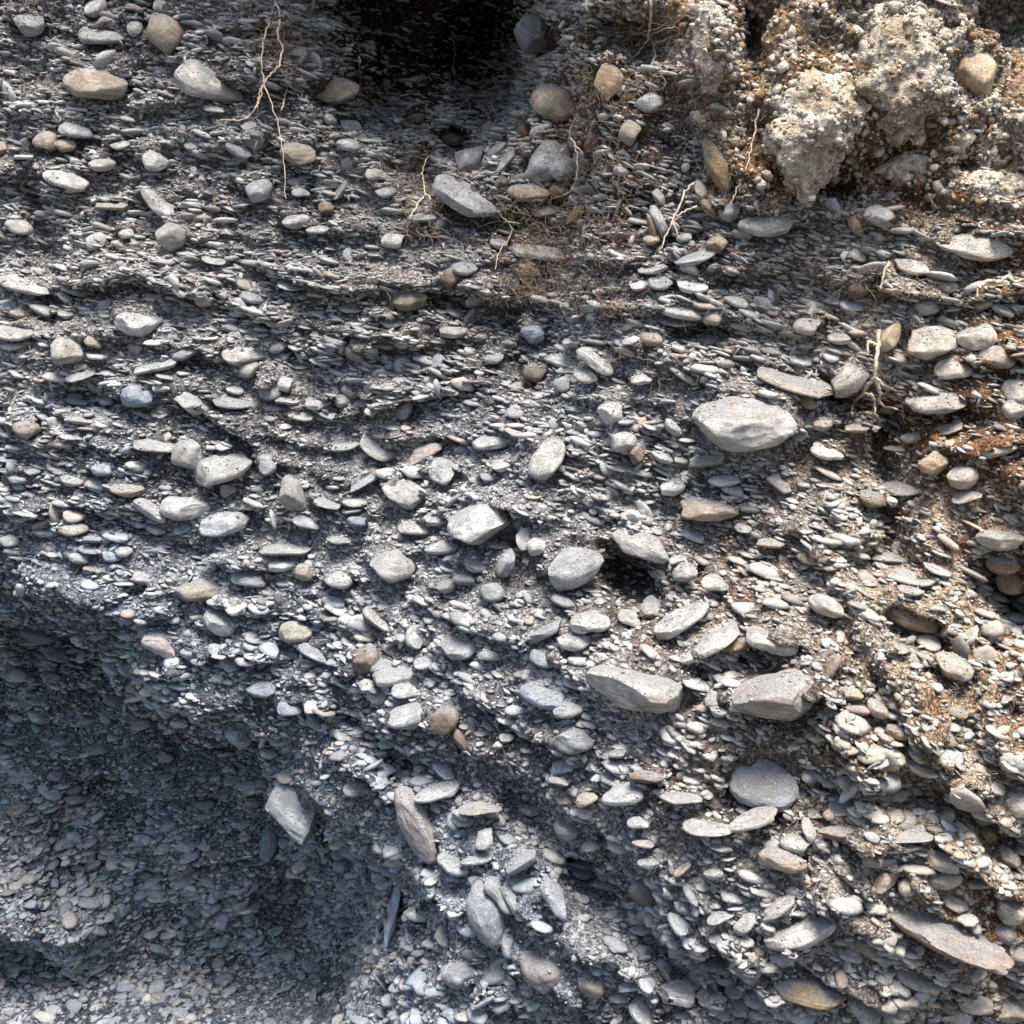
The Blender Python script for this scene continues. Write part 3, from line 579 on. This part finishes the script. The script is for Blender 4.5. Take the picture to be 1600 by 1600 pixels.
gf = np.stack([idx[:-1, :-1], idx[:-1, 1:], idx[1:, 1:], idx[1:, :-1]], -1).reshape(-1, 4)
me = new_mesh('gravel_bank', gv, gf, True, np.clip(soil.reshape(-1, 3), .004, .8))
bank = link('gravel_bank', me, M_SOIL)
bank['kind'] = 'structure'; bank['label'] = 'eroded river bank of grey gravel, dust and brown earth'

# ------------------------------------------------------------------ the stones
def set_props(o, label, cat, group=None, kind=None):
    if label: o['label'] = label
    if cat: o['category'] = cat
    if group: o['group'] = group
    if kind: o['kind'] = kind
shared = {}
up_v, up_n, up_a, up_w = [], [], [], []           # triangles of stones that can carry grit
for i, p in enumerate(stones):
    u, v, w, h, ang, kind, col, label = p['cat']
    big = w * h > 2600
    sub = 5 if w * h > 7000 else 4 if (big or label) else 3
    if label:
        rv = rock(sub, i, kind, 1 if kind == 'S' else 5); 
        tp = random.uniform(-.22, .22); rv = rv * np.stack([np.ones(len(rv)), 1 + tp * rv[:, 0], 1 + tp * .7 * rv[:, 0]], 1)
        name = 'boulder' if w * h > 5000 and kind != 'S' else 'flat_stone' if kind == 'S' else 'angular_stone' if kind == 'A' else 'cobble'
        me = new_mesh(name, rv, ICO[sub][1], True); rv_m = rv
        o = link(name, me, M_STONE)
    else:
        key = (kind, i % 9)
        if key not in shared:
            rv = rock(3, 500 + i, kind, 5); sub_ = 3
            shared[key] = (new_mesh('stone', rv, ICO[3][1], True), rv); shared[key][0].materials.append(M_STONE)
        me, rv_m = shared[key]; sub = 3
        o = bpy.data.objects.new('stone', me); COL.objects.link(o); o.parent = bank
    Mx = Matrix(np.vstack([np.hstack([p['R'] * p['S'][None, :], p['C'][:, None]]), [0, 0, 0, 1]]).tolist())
    o.matrix_world = Mx
    k = random.uniform(.84, 1.22); wr = float(region(np.array(float(u)), np.array(float(v))))
    base = np.array(PAL[col]) * k
    base = base * (np.array([1.10, 1.0, .88]) * wr + np.array([.88, .98, 1.12]) * (1 - wr))
    o.color = (*base, 1)
    if label: set_props(o, label, 'stone', 'large stones lodged in the gravel bank')
    wv = (rv_m * p['S']) @ p['R'].T + p['C']
    T = wv[ICO[sub][1]]; cr = np.cross(T[:, 1] - T[:, 0], T[:, 2] - T[:, 0]); ar = np.linalg.norm(cr, axis=1) / 2
    nz = cr[:, 2] / (2 * ar + 1e-12); ny = cr[:, 1] / (2 * ar + 1e-12)
    k_ = (nz > .45) & (ny < .6)
    up_v.append(T[k_]); up_n.append(cr[k_] / (2 * ar[k_, None])); up_a.append(ar[k_] * nz[k_])

# ------------------------------------------------------------------ gravel: pebbles, chips and grit
def pebble_cloud(name, sub, pos, size, flat, nrm, tint, label, mat, smooth=True, ntemp=24, kinds='CS', lname=None):
    N = len(pos); temps = [rock(sub, 900 + k, kinds[k % len(kinds)], 1 if sub in (0, 1) else 4) for k in range(ntemp)]
    Tm = np.stack(temps); F = ICO[sub][1]; nv = Tm.shape[1]
    t = R.integers(0, ntemp, N)
    n = nrm / np.linalg.norm(nrm, axis=1, keepdims=True)
    ref = R.normal(size=(N, 3)); ref[:, 0] += R.choice([-1.6, 1.6], N)
    a = ref - (ref * n).sum(1, keepdims=True) * n; a /= np.linalg.norm(a, axis=1, keepdims=True); b = np.cross(n, a)
    S = np.stack([size, size * R.uniform(.55, .95, N), size * flat], 1)
    P = Tm[t] * S[:, None, :]
    Wd = P[..., 0:1] * a[:, None, :] + P[..., 1:2] * b[:, None, :] + P[..., 2:3] * n[:, None, :] + pos[:, None, :]
    FF = (F[None] + (np.arange(N) * nv)[:, None, None]).reshape(-1, 3)
    me = new_mesh(name, Wd.reshape(-1, 3), FF, smooth, np.repeat(tint, nv, 0))
    o = link(name, me, mat); set_props(o, label, None, None, 'stuff'); return o
# area weighted sampling of the bank
P00, P01, P10, P11 = [np.stack([X, Y, Z], -1)[a, b] for a, b in ((slice(None, -1), slice(None, -1)), (slice(None, -1), slice(1, None)), (slice(1, None), slice(None, -1)), (slice(1, None), slice(1, None)))]
qn = np.cross(P01 - P00, P10 - P00); qa = np.linalg.norm(qn, axis=-1); qn = qn / qa[..., None]; qn = np.where(qn[..., 1:2] > 0, -qn, qn)
qa = np.minimum(qa, (np.diff(gx)[None, :] * np.diff(gz)[:, None]) * 9.0)
Uc, Vc = U[:-1, :-1], V[:-1, :-1]
vis = ((Uc > -90) & (Uc < 1690) & (Vc > -60) & (Vc < 1700)).astype(float)
vis = vis + .03 * ((Uc > -700) & (Uc < 2300) & (Vc > -500) & (Vc < 1900))
emc = earth_mask(Uc, Vc)
clump = sstep(-.35, .3, fbm(X[:-1, :-1] * 6, Z[:-1, :-1] * 9, 70, 4))
def sample_bank(n, w):
    p = (qa * w).ravel(); p = np.cumsum(p / p.sum()); k = np.searchsorted(p, R.random(n)); k = np.minimum(k, len(p) - 1)
    j, i = np.divmod(k, NX - 1); f, g = R.random((n, 1)), R.random((n, 1))
    pos = P00[j, i] * (1 - f) * (1 - g) + P01[j, i] * f * (1 - g) + P10[j, i] * (1 - f) * g + P11[j, i] * f * g
    return pos, qn[j, i]
su = np.array([s['u'] for s in stones]); sv = np.array([s['v'] for s in stones])
def covered(pos, size, k=1.0):
    """true where a pebble would sit in front of one of the placed stones"""
    u, v = project(pos); out = np.zeros(len(pos), bool); spx = size / PX(3.3)
    for s in stones:
        du, dv = u - s['u'], v - s['v']
        near = np.abs(du) + np.abs(dv) < 1.1 * (s['w'] + s['h'])
        if not near.any(): continue
        ca, sa = math.cos(s['a']), math.sin(s['a'])
        e = np.hypot((du * ca + dv * sa) / (s['w'] / 2 * k + .55 * spx), (-du * sa + dv * ca) / (s['h'] / 2 * k + .32 * spx))
        out |= near & (e < 1)
    return out
def tints(pos, spread=.28, bright=1.0):
    u, v = project(pos); w = region(u, v)[:, None]; n = len(pos); r = R.random((n, 1))
    cool = np.array([.295, .335, .39]); warm = np.array([.45, .40, .33]); pale = np.array([.45, .44, .42])
    c = cool * (1 - w) + warm * w
    c = np.where(r < .22 + .12 * w, pale, c); c = np.where(r > .955, c * np.array([.95, .78, .64]), c); c = np.where((r > .84) & (r < .93), c * .55, c)
    return np.clip(c * np.exp(R.normal(0, spread, (n, 1))) * bright, .02, .75)
def plate_normals(pos, jitter=.28):
    u, v = project(pos); n = len(pos)
    ty = -(0.0 + .34 * sstep(350, 1300, v)); tx = .16 + .10 * sstep(600, 1300, u) - .22 * sstep(1000, 1300, v) * (1 - sstep(500, 900, u)) - .15 * sstep(1300, 1550, v)
    N = np.stack([tx, ty, np.ones(n)], 1) + R.normal(0, jitter, (n, 3)) * np.array([1, 1, .5])
    wild = R.random(n) < .12; N[wild] = R.normal(size=(wild.sum(), 3))
    return N
W0 = vis * (1 - .93 * emc)
pitw = 1 - .8 * (1 - sstep(.55, 1.0, np.hypot((Uc - 665) / 200, (Vc - 0) / 215)))
W0 = W0 * pitw * (1 + 1.2 * sstep(1300, 1420, Vc) * (1 - sstep(480, 600, Uc)))
bed = sstep(-.22, .22, fbm(X[:-1, :-1] * 1.7, (Z + .28 * X)[:-1, :-1] * 8, 71, 4))
def layer(name, n, mean, lo, hi, sub, cl, flat, jit, spread, bright, label, kinds, k_out):
    pos, nn = sample_bank(n, W0 * (1 - cl + cl * clump) * ((.25 + .75 * bed) if mean > .01 else (1.0 - .45 * bed))); size = np.exp(R.normal(math.log(mean), .30, len(pos))).clip(lo, hi)
    pos = pos + nn * (size * R.uniform(-.5, k_out, len(pos)))[:, None]
    k = ~covered(pos, size, (.94 if mean > .016 else .86 if mean > .01 else .76)); pos, size = pos[k], size[k]
    pebble_cloud(name, sub, pos, size, R.uniform(flat[0], flat[1], len(pos)), plate_normals(pos, jit), tints(pos, spread, bright), label, M_PEB, kinds=kinds)
    print(name, len(pos))
layer('pebbles', 9500, .0230, .016, .036, 'r', .5, (.11, .28), .17, .16, 1.0, 'flat river pebbles packed in the face of the bank', 'SCS', .3)
layer("smaller_pebbles", 27000, .0126, .009, .017, 'q', .3, (.12, .32), .2, .18, 1.0, 'thumb sized pebbles lying in layers in the bank', 'SSC', .35)
layer('small_pebbles', 25000, .0078, .0045, .011, 'p', .3, (.2, .5), .3, .22, 1.0, 'small flat pebbles and chips filling the bank between larger stones', 'SCS', .6)
# grit on the bank and on the backs of the stones
pos, nn = sample_bank(36000, vis * (1 - .6 * emc) * pitw); size = np.exp(R.normal(math.log(.0042), .28, len(pos))).clip(.002, .007)
pos = pos + nn * (size * .5)[:, None]; k = ~covered(pos, size, .82); pos, size, nn = pos[k], size[k], nn[k]
TV, TN, TA = np.concatenate(up_v), np.concatenate(up_n), np.concatenate(up_a)
cs = np.cumsum(TA / TA.sum()); kk = np.minimum(np.searchsorted(cs, R.random(9000)), len(cs) - 1)
b1, b2 = R.random((9000, 1)), R.random((9000, 1)); sw = b1 + b2 > 1; b1 = np.where(sw, 1 - b1, b1); b2 = np.where(sw, 1 - b2, b2)
gp = TV[kk, 0] + (TV[kk, 1] - TV[kk, 0]) * b1 + (TV[kk, 2] - TV[kk, 0]) * b2
gk = fbm(gp[:, 0] * 20, gp[:, 1] * 20 + gp[:, 2] * 20, 88, 3) > -.15
gp = gp[gk]; gs = np.exp(R.normal(math.log(.0023), .35, len(gp))).clip(.0013, .006); gp = gp + TN[kk][gk] * (gs * .3)[:, None]
pos = np.vstack([pos, gp]); size = np.concatenate([size, gs])
pebble_cloud('grit', 0, pos, size, R.uniform(.35, .8, len(pos)), plate_normals(pos, .6), np.clip(tints(pos, .12, 1.1), .17, .42), 'loose grey grit lying on stones and ledges', M_GRIT, smooth=False, ntemp=16, kinds='CA')
print('grit', len(pos))

# ------------------------------------------------------------------ earth clods
CL = []
def clod(u, v, w, h, ang, col, label, seed, out=.3):
    t, d = hit(u, v); px = PX(t * (d @ FWD)); dirn, F = ICO[5]
    P = dirn.copy()
    s = np.array([w * px / 2, .42 * min(w, h) * px, h * px / 2])
    r_ = np.random.default_rng(seed)
    for k in range(16):                                  # broken faces
        nn_ = r_.normal(size=3); nn_ /= np.linalg.norm(nn_); e = P @ nn_ - r_.uniform(.62, .9); P = P - np.outer(np.clip(e, 0, None) * .9, nn_)
    Q = P * s
    r = 1 + .20 * vn3(Q * 16 + seed, seed) + .16 * vn3(Q * 38 + seed, seed + 1) - .13 * np.clip(.25 - np.abs(vn3(Q * 30 + seed, seed + 6)), 0, 1) * 4 * .5 + .08 * vn3(Q * 90 + seed, seed + 2) + .05 * vn3(Q * 200 + seed, seed + 3)
    P = P * r[:, None] * s
    a = rad(-ang); Rm = np.array([[math.cos(a), 0, -math.sin(a)], [0, 1, 0], [math.sin(a), 0, math.cos(a)]])
    P = P @ Rm.T
    C = CAM + d * (t - out * s[1])
    k = sstep(-.3, .3, vn3((P + C) * 22, seed + 9) + .5 * vn3((P + C) * 60, seed + 8))[:, None]
    tint = np.array(col) * (.66 + .34 * k) * (np.array([[1.0, .93, .82]]) * (1 - k) + k)
    me = new_mesh('earth_clod', P, F, True, tint); o = link('earth_clod', me, M_EARTH); o.location = C; CL.append((P + C)[F])
    set_props(o, label, 'clod', 'clods of earth clinging to the top of the bank'); return o
PE = (.37, .325, .27); BE = (.27, .19, .12)
clod(1112, 72, 58, 150, -4, PE, 'tall pale pillar of earth hanging at the top, right of the rootlets', 1, .7)
clod(1285, 200, 165, 190, 12, PE, 'big shaggy pale clod overhanging a brown pocket at upper right', 2, .75)
clod(1400, 120, 150, 190, 25, PE, 'large pale wedge of earth high at upper right beside the upright tan boulder', 3, .6)
clod(1410, 185, 105, 44, 42, PE, 'slanting pale ridge of earth right of the big shaggy clod', 4, .9)
clod(1485, 222, 80, 54, 5, PE, 'knobbly pale clod jutting over a black slot at upper right', 5, .8)
clod(1240, 50, 80, 190, 8, BE, 'brown column of earth at the top between pale pillar and pale wedge', 6, -.1)
clod(990, 18, 54, 44, 0, PE, 'rounded pale clod at the top edge, right of the dry straw', 7, .6)
clod(1062, 20, 56, 70, 20, BE, 'tan clod at the top edge leaning on the pale pillar of earth', 8, .6)
clod(1105, 185, 60, 38, 8, PE, 'small whitish clod under the foot of the pale pillar of earth', 9, .6)
clod(1135, 205, 44, 36, -8, PE, 'crumbly whitish clod just above the tall ochre stone', 10, .6)
clod(1585, 150, 46, 130, 0, BE, 'brown lump of earth cut by the right edge near the top', 11, .3)
clod(1420, 262, 120, 50, -15, PE, 'low pale mound of earth below the knobbly clod', 12, .3)
clod(1550, 300, 130, 80, -12, PE, 'smooth pale earth slope at the right edge above the long smooth white stone', 13, .15)
clod(826, 425, 34, 52, 10, BE, 'stalk of brown earth propping up the pale overhanging slab', 14, .5)

pos, nn = sample_bank(5500, (vis * emc)); size = np.exp(R.normal(math.log(.0048), .5, len(pos))).clip(.002, .015); pos = pos + nn * (size * .35)[:, None]
T = np.concatenate(CL); cr = np.cross(T[:, 1] - T[:, 0], T[:, 2] - T[:, 0]); ar = np.linalg.norm(cr, axis=1); cs = np.cumsum(ar / ar.sum())
kk = np.minimum(np.searchsorted(cs, R.random(2600)), len(cs) - 1); pos = np.vstack([pos, T[kk].mean(1)]); size = np.concatenate([size, np.exp(R.normal(math.log(.0042), .45, 2600)).clip(.002, .010)])
k = ~covered(pos, size, .8); pos, size = pos[k], size[k]
ct = np.where(vn3(pos * 14, 33)[:, None] + R.normal(0, .25, (len(pos), 1)) < .22, np.array([[.37, .325, .27]]), np.array([[.20, .135, .08]])) * np.exp(R.normal(0, .18, (len(pos), 1)))
pebble_cloud('earth_crumbs', 'p', pos, size, R.uniform(.6, 1, len(pos)), R.normal(size=(len(pos), 3)), ct, 'crumbs of dry earth clinging to the top of the bank', M_EARTH, smooth=False, kinds='A')
# ------------------------------------------------------------------ roots
def tube(pts, r0, r1, sides=5):
    pts = np.asarray(pts, float); n = len(pts); tg = np.gradient(pts, axis=0); tg /= np.linalg.norm(tg, axis=1, keepdims=True) + 1e-9
    ref = np.where(np.abs(tg[:, 1:2]) < .9, np.array([[0, 1, 0]]), np.array([[1, 0, 0]]))
    a = np.cross(tg, ref); a /= np.linalg.norm(a, axis=1, keepdims=True) + 1e-9; b = np.cross(tg, a)
    rr = np.linspace(r0, r1, n)[:, None, None]; th = np.arange(sides) / sides * 2 * math.pi
    v = pts[:, None] + rr * (np.cos(th)[None, :, None] * a[:, None] + np.sin(th)[None, :, None] * b[:, None])
    k = np.arange(n * sides).reshape(n, sides); k2 = np.roll(k, -1, 1)
    f = np.stack([k[:-1], k2[:-1], k2[1:], k[1:]], -1).reshape(-1, 4)
    return v.reshape(-1, 3), f
def smooth_path(p, m=6):
    p = np.asarray(p, float); q = np.vstack([2 * p[0] - p[1], p, 2 * p[-1] - p[-2]]); out = []
    for i in range(1, len(q) - 2):
        for t in np.linspace(0, 1, m, endpoint=False):
            out.append(.5 * ((2 * q[i]) + (-q[i - 1] + q[i + 1]) * t + (2 * q[i - 1] - 5 * q[i] + 4 * q[i + 1] - q[i + 2]) * t * t + (-q[i - 1] + 3 * q[i] - 3 * q[i + 1] + q[i + 2]) * t ** 3))
    out.append(q[-2]); return np.array(out)
def path3(p, off=.03, prev=None):
    p = smooth_path(p); p = p + R.normal(0, .9, p.shape); out = []; last = prev
    for u, v in p:
        t, d = hit(u, v); t -= off
        if last is not None: t = last + np.clip(t - last, -.012, .012)
        last = t; out.append(CAM + d * t)
    return np.array(out)
def root(paths, rad_px, label, mat=M_ROOT, name='root', off=.075):
    main = path3(paths[0], off); v, f = tube(main, rad_px * .00125, rad_px * .0005)
    o = link(name, new_mesh(name, v, f), mat); set_props(o, label, 'root' if name == 'root' else 'straw', 'roots hanging out of the bank' if name == 'root' else None)
    for q in paths[1:]:
        t0 = np.linalg.norm(main[np.argmin([np.linalg.norm(np.array(project(m)) - np.array(q[0])) for m in main])] - CAM)
        v, f = tube(path3(q, off, t0), rad_px * .001, rad_px * .0005, 4)
        link('rootlet', new_mesh('rootlet', v, f), mat, o)
root([[(432, -12), (428, 15), (418, 45), (410, 80), (411, 120), (425, 165), (438, 210), (443, 250), (447, 310)]], 2.0, 'long thin brown root hanging straight down past the layered cobble')
root([[(430, 0), (437, 25), (434, 55), (440, 75), (437, 100), (425, 115), (412, 130), (407, 155), (385, 184), (362, 187), (338, 188)], [(412, 130), (404, 150), (402, 170)], [(407, 155), (400, 166)]], 2.6, 'longest white root, bending left at its tip beside the slanted slab')
root([[(492, -10), (485, 30), (483, 55), (470, 82), (467, 105), (450, 120), (446, 150), (440, 172)], [(485, 30), (494, 48), (498, 66), (505, 68)], [(478, 64), (462, 66), (456, 45), (455, 20)], [(470, 82), (485, 95), (488, 80)], [(467, 105), (472, 130), (470, 165)]], 3.4, 'branching root tuft at the left rim of the dark hollow')
root([[(708, 50), (711, 80), (705, 112), (690, 130), (689, 152), (680, 180), (668, 200), (665, 245)], [(690, 150), (670, 152), (655, 160), (648, 175)], [(689, 152), (677, 170), (660, 165)], [(711, 130), (706, 150), (702, 175)], [(668, 200), (655, 190)]], 2.0, 'twisting thin root dangling inside the dark hollow')
root([[(1017, -8), (1016, 40), (1008, 70), (988, 92), (974, 104)], [(1012, 58), (1032, 48), (1056, 41)], [(1012, 58), (1025, 66), (1050, 58)], [(1022, 62), (1024, 85), (1018, 104), (1030, 108)], [(988, 92), (980, 80)]], 3.0, 'forked root below the rounded pale clod at top centre right')
root([[(1085, 285), (1070, 300), (1058, 330), (1048, 350), (1038, 375), (1031, 392)], [(1090, 322), (1070, 330), (1052, 346)], [(1052, 346), (1060, 370)]], 2.4, 'pale root crossing the two leaning finger stones')
root([[(1372, 515), (1371, 550), (1366, 588), (1350, 612), (1334, 630), (1330, 648)], [(1366, 588), (1375, 612), (1376, 630), (1402, 640)], [(1350, 612), (1364, 622), (1368, 648)], [(1371, 540), (1357, 535), (1356, 555)], [(1366, 590), (1380, 600)]], 4.2, 'forked tan root like a bird foot right of the angular pale block')
root([[(1528, 450), (1545, 440), (1562, 440), (1574, 432), (1586, 440), (1606, 434)], [(1528, 450), (1526, 462)]], 4.0, 'wavy yellowish root sticking out at the right edge')
root([[(1388, 408), (1381, 430), (1376, 452)], [(1384, 420), (1392, 426)]], 3.2, 'short curved root dangling under the white slab at upper right')
root([[(902, 178), (890, 210), (899, 228), (903, 250), (898, 290), (880, 305)], [(899, 228), (910, 240)]], 2.6, 'kinked root hanging across the broad grey stone')
root([[(1186, 172), (1176, 220), (1166, 262), (1150, 300), (1140, 318)]], 1.8, 'straight thin root slanting down left of the big shaggy clod')
root([[(563, 90), (562, 118), (566, 135), (571, 142)]], 2.4, 'short root ending on the humped tan cobble')
root([[(776, 330), (790, 345), (800, 362), (780, 395), (775, 420)], [(790, 345), (812, 350)]], 1.8, 'thin root drooping left of the pale overhanging slab')
root([[(640, 345), (652, 320), (664, 300), (660, 270), (668, 245)], [(652, 320), (640, 310)], [(664, 300), (676, 312), (700, 318)], [(660, 270), (646, 280)]], 2.0, 'tangled root with side shoots left of the long slanting slab')
v_, f_ = tube(path3([(872, -15), (880, 15), (886, 34), (889, 50)], .12), .0062, .0022, 6)
o = link('dry_straw', new_mesh('dry_straw', v_, f_), M_STRAW); set_props(o, 'dry yellow straw poking down from the top edge beside the curved grey cobble', 'straw')
# fine rootlets nobody could count
VV, FF, nv = [], [], 0
for (x0, y0, x1, y1, n, ln, rr) in ((850, 100, 980, 480, 620, 46, .7), (900, 40, 1080, 140, 420, 50, 1.0), (620, 225, 700, 380, 200, 36, .9), (500, 430, 640, 470, 60, 30, .9), (1060, 120, 1210, 330, 120, 40, .8), (400, 0, 510, 110, 220, 60, 1.1),
                                    (770, 300, 900, 480, 320, 40, .9), (1300, 420, 1460, 470, 50, 30, .9), (1180, 60, 1330, 320, 150, 34, .8), (0, 0, 80, 40, 40, 30, .9), (560, 150, 760, 300, 70, 30, .7), (900, 450, 1080, 640, 120, 26, .8), (1340, 560, 1450, 660, 40, 26, .8), (1400, 1060, 1560, 1250, 60, 26, .8)):
    for k in range(n):
        u, v = R.normal((x0 + x1) / 2, (x1 - x0) * .3), R.uniform(y0, y1) - 10; t, d = hit(u, v); t -= R.uniform(-.01, .08)
        m = 6; a = math.pi / 2 + R.normal(0, .7); L = ln * R.uniform(.4, 1.4) * PX(t) / m
        p = CAM + d * t; pts = [p]
        for j in range(m):
            a += R.normal(0, .5); pts.append(pts[-1] + np.array([math.cos(a) * L, R.normal(0, .35) * L, -math.sin(a) * L * .9]))
        vv, ff = tube(np.array(pts), rr * .00105, rr * .0004, 3); VV.append(vv); FF.append(ff + nv); nv += len(vv)
o = link('fine_rootlets', new_mesh('fine_rootlets', np.vstack(VV), np.vstack(FF)), M_ROOTLET); set_props(o, 'matted brown rootlets hanging from the top of the bank', None, None, 'stuff')

# ------------------------------------------------------------------ ground in front of the bank
xs_, ys_ = np.linspace(-40, 40, 60), np.concatenate([np.linspace(-60, -6, 20), np.linspace(-5, 3, 60)])
GX, GY = np.meshgrid(xs_, ys_); GZ = -.22 + .03 * fbm(GX * 1.5, GY * 1.5, 5, 4)
gi = np.arange(GX.size).reshape(GX.shape); gf = np.stack([gi[:-1, :-1], gi[:-1, 1:], gi[1:, 1:], gi[1:, :-1]], -1).reshape(-1, 4)
o = link('ground', new_mesh('ground', np.stack([GX, GY, GZ], -1).reshape(-1, 3), gf, True, np.tile([[.15, .15, .155]], (GX.size, 1))), M_SOIL); set_props(o, 'grey gravel river bed at the foot of the bank', None, None, 'structure')
